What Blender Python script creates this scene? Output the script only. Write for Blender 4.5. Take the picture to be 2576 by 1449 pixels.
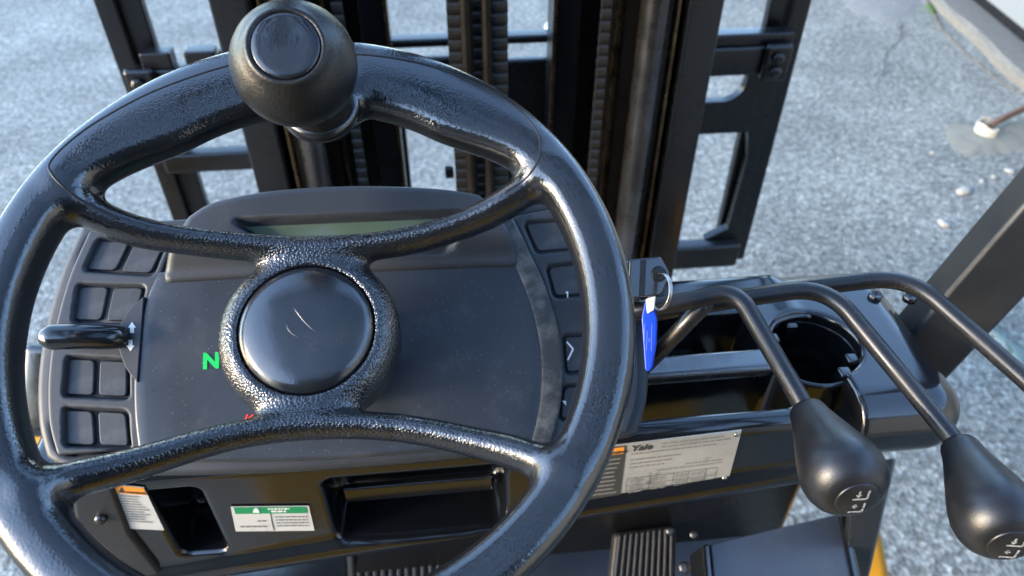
import bpy, bmesh, math, random
import numpy as np
from mathutils import Vector, Matrix
random.seed(7); rng = np.random.default_rng(7)
for o in list(bpy.data.objects): bpy.data.objects.remove(o)
sc = bpy.context.scene
COL = sc.collection

# ------------------------------------------------------------------ camera
PITCH, YAW, ROLL = math.radians(40.5), math.radians(6.0), math.radians(0.2)
CAM = np.array([0.0, 0.0, 1.60])          # eye point of a driver leaning forward
fw = np.array([math.sin(YAW)*math.cos(PITCH), math.cos(YAW)*math.cos(PITCH), -math.sin(PITCH)])
rt = np.cross(fw, [0, 0, 1.0]); rt /= np.linalg.norm(rt)
up = np.cross(rt, fw)
rt, up = rt*math.cos(ROLL)+up*math.sin(ROLL), -rt*math.sin(ROLL)+up*math.cos(ROLL)
cd = bpy.data.cameras.new('camera'); cam = bpy.data.objects.new('camera', cd); COL.objects.link(cam)
cam.matrix_world = Matrix(((rt[0], up[0], -fw[0], CAM[0]), (rt[1], up[1], -fw[1], CAM[1]), (rt[2], up[2], -fw[2], CAM[2]), (0, 0, 0, 1)))
cd.sensor_width = 36; cd.lens = 36*1840.0/2576.0; cd.clip_start = 0.02; cd.clip_end = 400
cd.dof.use_dof = True; cd.dof.focus_distance = 0.40; cd.dof.aperture_fstop = 10.0
sc.camera = cam

# ------------------------------------------------------------------ sky, sun, exposure
SUN_EL, SUN_AZ = math.radians(18.0), math.radians(252.0)     # compass style: 0 = +Y, clockwise
w = bpy.data.worlds.new('World'); sc.world = w; w.use_nodes = True
nt = w.node_tree; bg = nt.nodes['Background']
sky = nt.nodes.new('ShaderNodeTexSky'); sky.sky_type = 'NISHITA'; sky.sun_disc = False
sky.sun_elevation = SUN_EL; sky.sun_rotation = SUN_AZ
sky.air_density = 1.0; sky.dust_density = 0.6; sky.ozone_density = 2.0
nt.links.new(sky.outputs[0], bg.inputs[0]); bg.inputs[1].default_value = 0.15
sd = bpy.data.lights.new('sun', 'SUN'); sd.energy = 0.5; sd.angle = math.radians(6); sd.color = (1.0, 0.78, 0.55)
so = bpy.data.objects.new('sun', sd); COL.objects.link(so)
sdir = Vector((math.sin(SUN_AZ)*math.cos(SUN_EL), math.cos(SUN_AZ)*math.cos(SUN_EL), math.sin(SUN_EL)))
so.rotation_euler = sdir.to_track_quat('Z', 'Y').to_euler(); so.location = (0, -3, 6)
sc.view_settings.view_transform = 'Standard'; sc.view_settings.look = 'None'
sc.view_settings.gamma = 1; sc.view_settings.use_curve_mapping = False
sc.view_settings.exposure = 2.95
sc.render.engine = 'CYCLES'

# ------------------------------------------------------------------ geometry helpers
def ray(x, y): return fw + rt*((x-1288.0)/1840.0) + up*((724.5-y)/1840.0)
def at_depth(x, y, d): return CAM + ray(x, y)*d
def on_z(x, y, z): r = ray(x, y); return CAM + r*((z-CAM[2])/r[2])
def on_y(x, y, Y): r = ray(x, y); return CAM + r*((Y-CAM[1])/r[1])
def nz(v): v = np.asarray(v, float); return v/np.linalg.norm(v)
class Plane:
    def __init__(s, o, n):
        s.o = np.asarray(o, float); s.n = nz(n)
        s.ex = nz(np.array([1.0, 0, 0])-s.n*s.n[0]); s.ey = np.cross(s.n, s.ex)
    def at(s, x, y, h=0.0):
        r = ray(x, y); o = s.o+s.n*h
        return CAM + r*(((o-CAM)@s.n)/(r@s.n))
    def loc(s, p): d = np.asarray(p)-s.o; return np.array([d@s.ex, d@s.ey, d@s.n])
    def glob(s, q): q = np.asarray(q); return s.o + q[..., 0:1]*s.ex + q[..., 1:2]*s.ey + q[..., 2:3]*s.n
def nrm(az, el):
    az, el = math.radians(az), math.radians(el)
    return np.array([math.cos(el)*math.sin(az), -math.cos(el)*math.cos(az), math.sin(el)])

WLOC = {}
def place(o, parent, c):
    pl = WLOC[parent.name] if parent else np.zeros(3)
    o.parent = parent; o.location = Vector(c-pl); WLOC[o.name] = np.array(c)
def empty(name, loc, label, cat, group=None):
    o = bpy.data.objects.new(name, None); COL.objects.link(o); o.empty_display_size = .1
    place(o, None, np.asarray(loc, float)); o['label'] = label; o['category'] = cat
    if group: o['group'] = group
    return o
def mesh(name, V, Fc, m, parent=None, smooth=False, bevel=0, seg=2, label=None, cat=None, kind=None, group=None, angle=35):
    V = np.asarray(V, float); c = (V.min(0)+V.max(0))/2
    me = bpy.data.meshes.new(name); me.from_pydata((V-c).tolist(), [], [tuple(int(i) for i in f) for f in Fc]); me.update()
    bm = bmesh.new(); bm.from_mesh(me); bmesh.ops.recalc_face_normals(bm, faces=bm.faces); bm.to_mesh(me); bm.free()
    o = bpy.data.objects.new(name, me); COL.objects.link(o); place(o, parent, c)
    if m: me.materials.append(m)
    if smooth: me.polygons.foreach_set('use_smooth', [True]*len(me.polygons))
    if bevel:
        b = o.modifiers.new('bevel', 'BEVEL'); b.width = bevel; b.segments = seg; b.limit_method = 'ANGLE'; b.angle_limit = math.radians(angle)
        b.harden_normals = False
        me.polygons.foreach_set('use_smooth', [True]*len(me.polygons))
        wn = o.modifiers.new('wn', 'WEIGHTED_NORMAL'); wn.keep_sharp = False
    if label: o['label'] = label
    if cat: o['category'] = cat
    if kind: o['kind'] = kind
    if group: o['group'] = group
    return o
class MB:
    def __init__(s): s.V = []; s.F = []
    def add(s, V, Fc):
        b = len(s.V); s.V += [list(map(float, v)) for v in V]; s.F += [tuple(int(i)+b for i in f) for f in Fc]; return s
    def box(s, lo, hi):
        x0, y0, z0 = lo; x1, y1, z1 = hi
        return s.add([(x0,y0,z0),(x1,y0,z0),(x1,y1,z0),(x0,y1,z0),(x0,y0,z1),(x1,y0,z1),(x1,y1,z1),(x0,y1,z1)],
                     [(0,3,2,1),(4,5,6,7),(0,1,5,4),(1,2,6,5),(2,3,7,6),(3,0,4,7)])
    def hexa(s, P): return s.add(P, [(0,3,2,1),(4,5,6,7),(0,1,5,4),(1,2,6,5),(2,3,7,6),(3,0,4,7)])
    def prism(s, P, d):
        P = [np.asarray(p, float) for p in P]; n = len(P); d = np.asarray(d, float)
        return s.add(P+[p+d for p in P], [tuple(range(n)), tuple(range(2*n-1, n-1, -1))]+[(i, (i+1) % n, n+(i+1) % n, n+i) for i in range(n)])
    def tube(s, P, r, seg=16, cap=True):
        P = np.asarray(P, float); n = len(P); r = np.broadcast_to(np.asarray(r, float), (n,))
        T = np.gradient(P, axis=0); T /= np.linalg.norm(T, axis=1)[:, None]
        a = np.array([0, 0, 1.0]) if abs(T[0][2]) < .9 else np.array([1.0, 0, 0])
        N = nz(np.cross(T[0], a)); V = []
        for i in range(n):
            N = nz(N-T[i]*(N@T[i])); B = np.cross(T[i], N)
            for k in range(seg):
                t = 2*math.pi*k/seg; V.append(P[i]+r[i]*(math.cos(t)*N+math.sin(t)*B))
        Fc = [(i*seg+k, i*seg+(k+1) % seg, (i+1)*seg+(k+1) % seg, (i+1)*seg+k) for i in range(n-1) for k in range(seg)]
        if cap: Fc += [tuple(range(seg))[::-1], tuple((n-1)*seg+k for k in range(seg))]
        return s.add(V, Fc)
    def loop(s, P, r, seg=8):
        P = np.asarray(P, float); n = len(P)
        T = np.roll(P, -1, 0)-np.roll(P, 1, 0); T /= np.linalg.norm(T, axis=1)[:, None]
        c = P.mean(0); V = []
        for i in range(n):
            N = P[i]-c; N = nz(N-T[i]*(N@T[i])); B = np.cross(T[i], N)
            for k in range(seg):
                t = 2*math.pi*k/seg; V.append(P[i]+r*(math.cos(t)*N+math.sin(t)*B))
        return s.add(V, [(i*seg+k, i*seg+(k+1) % seg, ((i+1) % n)*seg+(k+1) % seg, ((i+1) % n)*seg+k) for i in range(n) for k in range(seg)])
    def lathe(s, prof, o, ax, seg=40):
        o = np.asarray(o, float); ax = nz(ax)
        N = nz(np.cross(ax, [0, 0, 1.0] if abs(ax[2]) < .9 else [1.0, 0, 0])); B = np.cross(ax, N)
        V = []; n = len(prof)
        for (r, h) in prof:
            for k in range(seg):
                t = 2*math.pi*k/seg; V.append(o+ax*h+max(r, 1e-5)*(math.cos(t)*N+math.sin(t)*B))
        Fc = [(i*seg+k, i*seg+(k+1) % seg, (i+1)*seg+(k+1) % seg, (i+1)*seg+k) for i in range(n-1) for k in range(seg)]
        Fc += [tuple(range(seg))[::-1], tuple((n-1)*seg+k for k in range(seg))]
        return s.add(V, Fc)
    def build(s, name, m, parent=None, **k): return mesh(name, s.V, s.F, m, parent, **k)

def catmull(P, n=8, closed=False):
    P = np.asarray(P, float); out = []
    m = len(P)
    for i in range(m if closed else m-1):
        if closed: p0, p1, p2, p3 = P[i-1], P[i], P[(i+1) % m], P[(i+2) % m]
        else: p0, p1, p2, p3 = P[max(i-1, 0)], P[i], P[i+1], P[min(i+2, m-1)]
        for t in np.linspace(0, 1, n, endpoint=False):
            out.append(.5*((2*p1)+(-p0+p2)*t+(2*p0-5*p1+4*p2-p3)*t*t+(-p0+3*p1-3*p2+p3)*t**3))
    if not closed: out.append(P[-1])
    return np.array(out)
def fillet(P, rad, n=10):
    P = [np.asarray(p, float) for p in P]; out = [P[0]]
    for i in range(1, len(P)-1):
        a, b, c = P[i-1], P[i], P[i+1]; u, v = nz(a-b), nz(c-b)
        d = min(rad, .45*np.linalg.norm(a-b), .45*np.linalg.norm(c-b)); p, q = b+u*d, b+v*d
        for t in np.linspace(0, 1, n): out.append((1-t)**2*p+2*t*(1-t)*b+t*t*q)
    out.append(P[-1]); return np.array(out)
def resample(P, n):
    P = np.asarray(P, float); d = np.r_[0, np.cumsum(np.linalg.norm(np.diff(P, axis=0), axis=1))]; t = np.linspace(0, d[-1], n)
    return np.stack([np.interp(t, d, P[:, k]) for k in range(P.shape[1])], 1)
def coons(L, R, T, B, ns, nt_):
    L = resample(catmull(L), nt_+1); R = resample(catmull(R), nt_+1); T = resample(catmull(T), ns+1); B = resample(catmull(B), ns+1)
    s = np.linspace(0, 1, ns+1)[None, :, None]; t = np.linspace(0, 1, nt_+1)[:, None, None]
    return (1-t)*T[None]+t*B[None]+(1-s)*L[:, None]+s*R[:, None]-((1-s)*(1-t)*T[0]+s*(1-t)*T[-1]+(1-s)*t*B[0]+s*t*B[-1])
def patch(name, pl, base, L, R, T, B, ns, nt_, m, parent, hf=None, thick=.02, rad=.003, **k):
    """curved-edged moulded panel lying on plane pl: gridded face, rounded edge, side walls"""
    G = coons(L, R, T, B, ns, nt_); nr, nc = G.shape[:2]
    H = np.full((nr, nc), base) + (hf(G[..., 0], G[..., 1]) if hf else 0)
    V0 = np.array([[pl.at(*G[i, j], base) for j in range(nc)] for i in range(nr)]) + (H-base)[..., None]*pl.n
    V = V0.reshape(-1, 3).tolist(); Fc = [(i*nc+j, i*nc+j+1, (i+1)*nc+j+1, (i+1)*nc+j) for i in range(nr-1) for j in range(nc-1)]
    loop = [(0, j) for j in range(nc)]+[(i, nc-1) for i in range(1, nr)]+[(nr-1, j) for j in range(nc-2, -1, -1)]+[(i, 0) for i in range(nr-2, 0, -1)]
    P = np.array([V0[i, j] for i, j in loop]); tg = np.roll(P, -1, 0)-np.roll(P, 1, 0)
    out = np.cross(tg, pl.n); out /= np.linalg.norm(out, axis=1)[:, None]
    if ((P-P.mean(0))*out).sum() < 0: out = -out
    prev = [i*nc+j for i, j in loop]; n = len(prev)
    for a in (30, 60, 90, 'd'):
        if a == 'd': Q = P+out*rad-pl.n*thick
        else: Q = P+out*rad*math.sin(math.radians(a))-pl.n*rad*(1-math.cos(math.radians(a)))
        b = len(V); V += Q.tolist(); cur = list(range(b, b+n))
        Fc += [(prev[i], prev[(i+1) % n], cur[(i+1) % n], cur[i]) for i in range(n)]; prev = cur
    Fc.append(tuple(prev))
    return mesh(name, V, Fc, m, parent, smooth=True, **k)
def quad_sd(X, Y, Q, r):
    """signed distance in picture units to a rounded convex quad (negative inside)"""
    Q = np.asarray(Q, float); c = Q.mean(0); d = np.full(X.shape, -1e9)
    for i in range(4):
        a, b = Q[i], Q[(i+1) % 4]; n = np.array([b[1]-a[1], a[0]-b[0]]); n /= np.linalg.norm(n)
        if (c-a)@n > 0: n = -n
        e = (X-a[0])*n[0]+(Y-a[1])*n[1]+r
        d = np.where((d > 0) & (e > 0), np.sqrt(np.maximum(d, 0)**2+np.maximum(e, 0)**2), np.maximum(d, e))
    return d-r
def rquad(Q, r, n=5):
    Q = [np.asarray(q, float) for q in Q]; out = []
    for i in range(len(Q)):
        a, b, c = Q[i-1], Q[i], Q[(i+1) % len(Q)]; u, v = nz(a-b), nz(c-b)
        for t in np.linspace(0, 1, n): out.append((1-t)**2*(b+u*r)+2*t*(1-t)*b+t*t*(b+v*r))
    return out
def sst(e0, e1, x): t = np.clip((x-e0)/(e1-e0), 0, 1); return t*t*(3-2*t)
def plate(name, pl, Q, h, th, m, parent, r=0, bevel=.0008, **k):
    """flat piece cut to an outline on plane pl, its face h above it, th thick"""
    Q = rquad(Q, r) if r else Q
    return MB().prism([pl.at(q[0], q[1], h) for q in Q], -pl.n*th).build(name, m, parent, bevel=bevel, **k)

def surface_nets(f, lo, hi, h, proj=3):
    lo = np.asarray(lo, float); n = np.ceil((np.asarray(hi)-lo)/h).astype(int)+1
    ax = [lo[i]+h*np.arange(n[i]) for i in range(3)]
    P = np.stack(np.meshgrid(*ax, indexing='ij'), -1); D = f(P.reshape(-1, 3)).reshape(n)
    S = D < 0
    cs = [S[i:n[0]-1+i, j:n[1]-1+j, k:n[2]-1+k] for i in (0, 1) for j in (0, 1) for k in (0, 1)]
    cnt = sum(c.astype(int) for c in cs); act = (cnt > 0) & (cnt < 8)
    idx = -np.ones(act.shape, int); idx[act] = np.arange(act.sum()); ijk = np.argwhere(act)
    V = np.zeros((len(ijk), 3)); C = np.zeros(len(ijk))
    co = [(i, j, k) for i in (0, 1) for j in (0, 1) for k in (0, 1)]
    for a in range(8):
        for b in range(a+1, 8):
            if sum(abs(co[a][q]-co[b][q]) for q in range(3)) != 1: continue
            pa, pb = ijk+co[a], ijk+co[b]; da, db = D[tuple(pa.T)], D[tuple(pb.T)]; m_ = (da < 0) != (db < 0)
            t = np.where(m_, da/np.where(m_, da-db, 1), 0)
            V += np.where(m_[:, None], pa+(pb-pa)*t[:, None], 0); C += m_
    V = lo+h*V/C[:, None]; Fc = []
    for a in range(3):
        b, c = (a+1) % 3, (a+2) % 3
        s0 = [slice(0, n[q]-1) if q == a else slice(1, n[q]-1) for q in range(3)]; s1 = list(s0); s1[a] = slice(1, n[a])
        A, Bq = S[tuple(s0)], S[tuple(s1)]
        for flip in (0, 1):
            e = np.argwhere((A & ~Bq) if not flip else (~A & Bq)); off = np.ones(3, int); off[a] = 0; e = e+off
            q = []
            for db, dc in ((-1, -1), (0, -1), (0, 0), (-1, 0)):
                g = e.copy(); g[:, b] += db; g[:, c] += dc; q.append(idx[tuple(g.T)])
            q = np.stack(q, 1); Fc.append(q[:, ::-1] if flip else q)
    Fc = np.concatenate(Fc)
    for _ in range(proj):
        d = f(V); g = np.stack([(f(V+np.eye(3)[i]*h*.25)-d)/(h*.25) for i in range(3)], 1)
        V = V-np.clip(d, -h, h)[:, None]*g/np.maximum((g*g).sum(1), .25)[:, None]
    return V, Fc
def smin(a, b, k): hh = np.clip(.5+.5*(b-a)/k, 0, 1); return b*(1-hh)+a*hh-k*hh*(1-hh)
def smax(a, b, k): return -smin(-a, -b, k)
def sd_box(P, c, b, r):
    q = np.abs(P-np.asarray(c))-(np.asarray(b)-r); return np.linalg.norm(np.maximum(q, 0), axis=1)+np.minimum(q.max(1), 0)-r
def sd_chain(P, pts, rad, zs=1.0):
    d = np.full(len(P), 1e9); S = np.array([1, 1, zs])
    for i in range(len(pts)-1):
        a, b = pts[i]*S, pts[i+1]*S; ab = b-a; t = np.clip(((P*S-a)@ab)/(ab@ab), 0, 1)
        d = np.minimum(d, np.linalg.norm(P*S-a-t[:, None]*ab, axis=1)-(rad[i]+(rad[i+1]-rad[i])*t))
    return d

def text(name, body, size, o, ex, ey, m, parent, shear=0, ext=.00012, bold=0):
    cu = bpy.data.curves.new(name, 'FONT'); cu.body = body; cu.size = size; cu.extrude = ext; cu.shear = shear; cu.offset = bold; cu.resolution_u = 3
    t = bpy.data.objects.new('tmp', cu); COL.objects.link(t); dg = bpy.context.evaluated_depsgraph_get()
    me = t.evaluated_get(dg).to_mesh(); V = np.array([v.co[:] for v in me.vertices]); Fc = [tuple(p.vertices) for p in me.polygons]
    bpy.data.objects.remove(t)
    ex, ey = nz(ex), nz(ey); n = np.cross(ex, ey)
    return mesh(name, np.asarray(o)+V[:, 0:1]*ex+V[:, 1:2]*ey+V[:, 2:3]*n, Fc, m, parent)

# ------------------------------------------------------------------ materials
def mat(name, col, rough=.4, metal=0, ior=1.5, coat=0, bump=None, bump2=None, var=None, rvar=None, dust=None, emit=None, trans=0, specks=None):
    m = bpy.data.materials.new(name); m.use_nodes = True; N = m.node_tree.nodes; K = m.node_tree.links; b = N['Principled BSDF']
    b.inputs['Roughness'].default_value = rough; b.inputs['Metallic'].default_value = metal; b.inputs['IOR'].default_value = ior
    b.inputs['Coat Weight'].default_value = coat; b.inputs['Coat Roughness'].default_value = .06
    c4 = (*col, 1); b.inputs['Base Color'].default_value = c4
    tc = N.new('ShaderNodeTexCoord')
    def noise(s, det=4, rg=.6):
        n = N.new('ShaderNodeTexNoise'); n.inputs['Scale'].default_value = s; n.inputs['Detail'].default_value = det; n.inputs['Roughness'].default_value = rg
        K.new(tc.outputs['Object'], n.inputs['Vector']); return n
    def ramp(src, a, b_, lo=0.0, hi=1.0):
        r = N.new('ShaderNodeMapRange'); r.inputs[1].default_value = a; r.inputs[2].default_value = b_; r.inputs[3].default_value = lo; r.inputs[4].default_value = hi
        K.new(src, r.inputs[0]); return r.outputs[0]
    cur = None
    def mix(fac, A, Bc):
        x = N.new('ShaderNodeMix'); x.data_type = 'RGBA'; K.new(fac, x.inputs[0])
        if A is None: x.inputs[6].default_value = c4
        else: K.new(A, x.inputs[6])
        x.inputs[7].default_value = (*Bc, 1); return x.outputs[2]
    if var: cur = mix(ramp(noise(var[0]).outputs[0], .35, .68), cur, var[1])
    if dust: cur = mix(ramp(noise(dust[0], 6, .7).outputs[0], dust[2], dust[3]), cur, dust[1])
    if specks:
        v = N.new('ShaderNodeTexVoronoi'); v.inputs['Scale'].default_value = specks[0]; K.new(tc.outputs['Object'], v.inputs['Vector'])
        g = N.new('ShaderNodeSeparateColor'); K.new(v.outputs['Color'], g.inputs[0])
        a = ramp(v.outputs['Distance'], .18, .10); c_ = ramp(g.outputs[0], specks[2], specks[2]+.02)
        mu = N.new('ShaderNodeMath'); mu.operation = 'MULTIPLY'; K.new(a, mu.inputs[0]); K.new(c_, mu.inputs[1])
        cur = mix(mu.outputs[0], cur, specks[1])
    if cur is not None: K.new(cur, b.inputs['Base Color'])
    if rvar: K.new(ramp(noise(rvar[0], 5, .65).outputs[0], .3, .7, rvar[1], rvar[2]), b.inputs['Roughness'])
    last = None
    for bp in (bump, bump2):
        if not bp: continue
        kind, s, st, dist = bp[:4]
        if kind == 'v':
            t = N.new('ShaderNodeTexVoronoi'); t.feature = 'SMOOTH_F1'; t.inputs['Smoothness'].default_value = .4; t.inputs['Scale'].default_value = s
            nn = noise(s*.7, 2); mx = N.new('ShaderNodeMix'); mx.data_type = 'VECTOR'; mx.inputs[0].default_value = .02
            K.new(tc.outputs['Object'], mx.inputs[4]); K.new(nn.outputs['Color'], mx.inputs[5]); K.new(mx.outputs[1], t.inputs['Vector']); src = t.outputs['Distance']
        else: src = noise(s, 4).outputs[0]
        bu = N.new('ShaderNodeBump'); bu.inputs['Strength'].default_value = st; bu.inputs['Distance'].default_value = dist
        if len(bp) > 4: K.new(ramp(noise(bp[4], 3).outputs[0], bp[5], bp[6], 0, st), bu.inputs['Strength'])
        K.new(src, bu.inputs['Height'])
        if last: K.new(last, bu.inputs['Normal'])
        last = bu.outputs[0]
    if last: K.new(last, b.inputs['Normal'])
    if emit: b.inputs['Emission Color'].default_value = (*emit[0], 1); b.inputs['Emission Strength'].default_value = emit[1]
    return m
M = {}
def wheel_mat(hubpos):
    m = mat('wheel_rubber', (.008, .009, .011), .16, ior=1.9, rvar=(22, .07, .26), dust=(110, (.018, .018, .017), .62, .85)); N = m.node_tree.nodes; K = m.node_tree.links
    tc = N.new('ShaderNodeTexCoord'); vm = N.new('ShaderNodeVectorMath'); vm.operation = 'DISTANCE'; K.new(tc.outputs['Object'], vm.inputs[0]); vm.inputs[1].default_value = hubpos
    mr = N.new('ShaderNodeMapRange'); mr.inputs[1].default_value = .046; mr.inputs[2].default_value = .14; mr.inputs[3].default_value = .34; mr.inputs[4].default_value = .05; K.new(vm.outputs['Value'], mr.inputs[0])
    v = N.new('ShaderNodeTexVoronoi'); v.inputs['Scale'].default_value = 720; K.new(tc.outputs['Object'], v.inputs['Vector'])
    m2 = N.new('ShaderNodeMapRange'); m2.interpolation_type = 'SMOOTHSTEP'; m2.inputs[1].default_value = .25; m2.inputs[2].default_value = .75; m2.inputs[3].default_value = 1; m2.inputs[4].default_value = 0; K.new(v.outputs['Distance'], m2.inputs[0])
    b1 = N.new('ShaderNodeBump'); b1.inputs['Distance'].default_value = .0007; K.new(mr.outputs[0], b1.inputs['Strength']); K.new(m2.outputs[0], b1.inputs['Height'])
    n = N.new('ShaderNodeTexNoise'); n.inputs['Scale'].default_value = 55; n.inputs['Detail'].default_value = 5; K.new(tc.outputs['Object'], n.inputs['Vector'])
    b2 = N.new('ShaderNodeBump'); b2.inputs['Distance'].default_value = .002; b2.inputs['Strength'].default_value = .06; K.new(n.outputs[0], b2.inputs['Height']); K.new(b1.outputs[0], b2.inputs['Normal'])
    n3 = N.new('ShaderNodeTexNoise'); n3.inputs['Scale'].default_value = 750; n3.inputs['Detail'].default_value = 2; K.new(tc.outputs['Object'], n3.inputs['Vector'])
    b3 = N.new('ShaderNodeBump'); b3.inputs['Distance'].default_value = .0005; b3.inputs['Strength'].default_value = .12; K.new(n3.outputs[0], b3.inputs['Height']); K.new(b2.outputs[0], b3.inputs['Normal'])
    K.new(b3.outputs[0], N['Principled BSDF'].inputs['Normal']); return m
M['grain'] = mat('grained_rubber', (.011, .012, .015), .2, ior=1.9, bump=('v', 560, .9, .0011), rvar=(60, .14, .3))
M['button'] = mat('horn_button_plastic', (.010, .011, .014), .2, ior=1.9, bump=('v', 640, .05, .0004), bump2=('n', 60, .08, .002), rvar=(38, .12, .30), dust=(50, (.022, .022, .022), .5, .8))
M['knob'] = mat('knob_rubber', (.009, .0088, .0085), .34, ior=1.5, bump=('n', 600, .35, .0008), rvar=(25, .2, .45), dust=(60, (.02, .018, .016), .5, .75))
M['knob_cap'] = mat('knob_cap_plastic', (.010, .011, .014), .16, ior=1.8, bump=('n', 140, .14, .0012), rvar=(50, .1, .28))
M['seam'] = mat('seam_line_rubber', (.006, .006, .007), .5)  # dark joint line between the rim mouldings
M['dash'] = mat('dash_plastic', (.024, .029, .037), .46, bump=('n', 1400, .18, .0003), rvar=(12, .38, .6), dust=(40, (.055, .06, .066), .55, .82), var=(14, (.030, .035, .042)), specks=(560, (.11, .11, .11), .92))
M['film'] = mat('overlay_film', (.023, .029, .039), .34, bump=('n', 1800, .12, .0002), rvar=(14, .24, .50), dust=(45, (.062, .068, .078), .54, .80), var=(7, (.032, .038, .048)), specks=(560, (.22, .22, .22), .85))
M['pad'] = mat('pad_plastic', (.030, .034, .040), .5, bump=('n', 900, .12, .0003), dust=(90, (.075, .08, .085), .45, .8))
M['dusty'] = mat('dusty_plastic', (.035, .036, .036), .6, bump=('n', 300, .25, .0008), dust=(70, (.16, .155, .14), .45, .75))
M['gloss'] = mat('black_gloss_plastic', (.006, .007, .009), .12, ior=1.8, bump=('n', 35, .05, .003), rvar=(18, .08, .26), dust=(30, (.03, .03, .028), .62, .85))
M['cowl'] = mat('cowl_paint', (.005, .006, .008), .12, ior=1.75, bump=('n', 60, .04, .002), rvar=(14, .07, .2), dust=(26, (.016, .013, .009), .6, .85))
M['steel_black'] = mat('black_painted_steel', (.006, .0065, .008), .25, ior=1.55, bump=('n', 120, .12, .002), rvar=(10, .16, .36), dust=(9, (.016, .014, .011), .55, .8))
M['rail'] = mat('greased_steel', (.035, .028, .022), .26, metal=.6, bump=('n', 80, .08, .002), rvar=(20, .2, .42), var=(8, (.02, .016, .013)))
M['chrome_rod'] = mat('cylinder_steel', (.16, .16, .165), .28, metal=.9, rvar=(30, .18, .4), var=(6, (.05, .048, .045)))
M['warm_glint'] = mat('warm_glint_steel', (.30, .205, .12), .24, metal=1, rvar=(40, .16, .4), var=(14, (.09, .06, .035)))  # gold-brown colour stands in for warm light streaks on the rails
M['chain'] = mat('oily_chain_steel', (.035, .033, .03), .35, metal=.6, rvar=(80, .25, .5))
M['lever'] = mat('lever_steel', (.012, .012, .013), .26, ior=1.6, bump=('n', 500, .08, .0006), rvar=(40, .2, .42), dust=(120, (.06, .045, .032), .58, .8))
M['lknob'] = mat('lever_knob_plastic', (.010, .0108, .013), .34, ior=1.55, bump=('n', 1100, .28, .0004), rvar=(30, .26, .44), dust=(40, (.03, .03, .032), .5, .85))
M['white'] = mat('white_print', (.75, .76, .75), .5)
M['sticker'] = mat('sticker_white', (.56, .56, .535), .4, dust=(60, (.36, .355, .33), .55, .85))
M['plate'] = mat('nameplate_aluminium', (.42, .42, .40), .38, metal=.15, var=(26, (.32, .32, .30)), dust=(26, (.08, .076, .066), .58, .72))
M['print'] = mat('dark_print', (.045, .045, .045), .5)
M['print_mid'] = mat('grey_print', (.22, .22, .21), .5)
M['worn_white'] = mat('worn_white_print', (.34, .34, .33), .5, dust=(700, (.08, .08, .08), .5, .6))
M['orange'] = mat('orange_print', (.80, .30, .04), .45)
M['green'] = mat('green_print', (.01, .24, .09), .45)
M['led_green'] = mat('green_indicator', (.0, .30, .07), .4, emit=((.0, .42, .05), .12))
M['led_red'] = mat('red_indicator', (.4, .02, .01), .4, emit=((.9, .06, .03), .12))
M['lcd'] = mat('lcd_glass', (.075, .115, .088), .10, ior=1.5, var=(20, (.10, .14, .11)))
M['dark'] = mat('recess_black', (.006, .006, .007), .5)
M['blue'] = mat('blue_tag_plastic', (.004, .05, .55), .22, ior=1.5)
M['clip'] = mat('white_clip_plastic', (.66, .66, .60), .35)
M['zinc'] = mat('zinc_steel', (.55, .54, .50), .25, metal=1)
M['yellow'] = mat('yellow_paint', (.52, .25, .012), .35, ior=1.5, dust=(20, (.3, .2, .06), .6, .85))
M['rubber_mat'] = mat('floor_rubber', (.018, .019, .021), .45, bump=('n', 300, .2, .001), dust=(40, (.05, .048, .042), .5, .8))
M['kick'] = mat('floor_plate_paint', (.02, .022, .026), .33, bump=('n', 200, .1, .001), rvar=(14, .25, .5), dust=(24, (.05, .048, .044), .55, .85))
M['post'] = mat('guard_paint', (.018, .02, .023), .4, bump=('n', 260, .1, .001), dust=(10, (.04, .038, .034), .5, .85))
M['vinyl'] = mat('seat_vinyl', (.012, .012, .013), .5)

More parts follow.
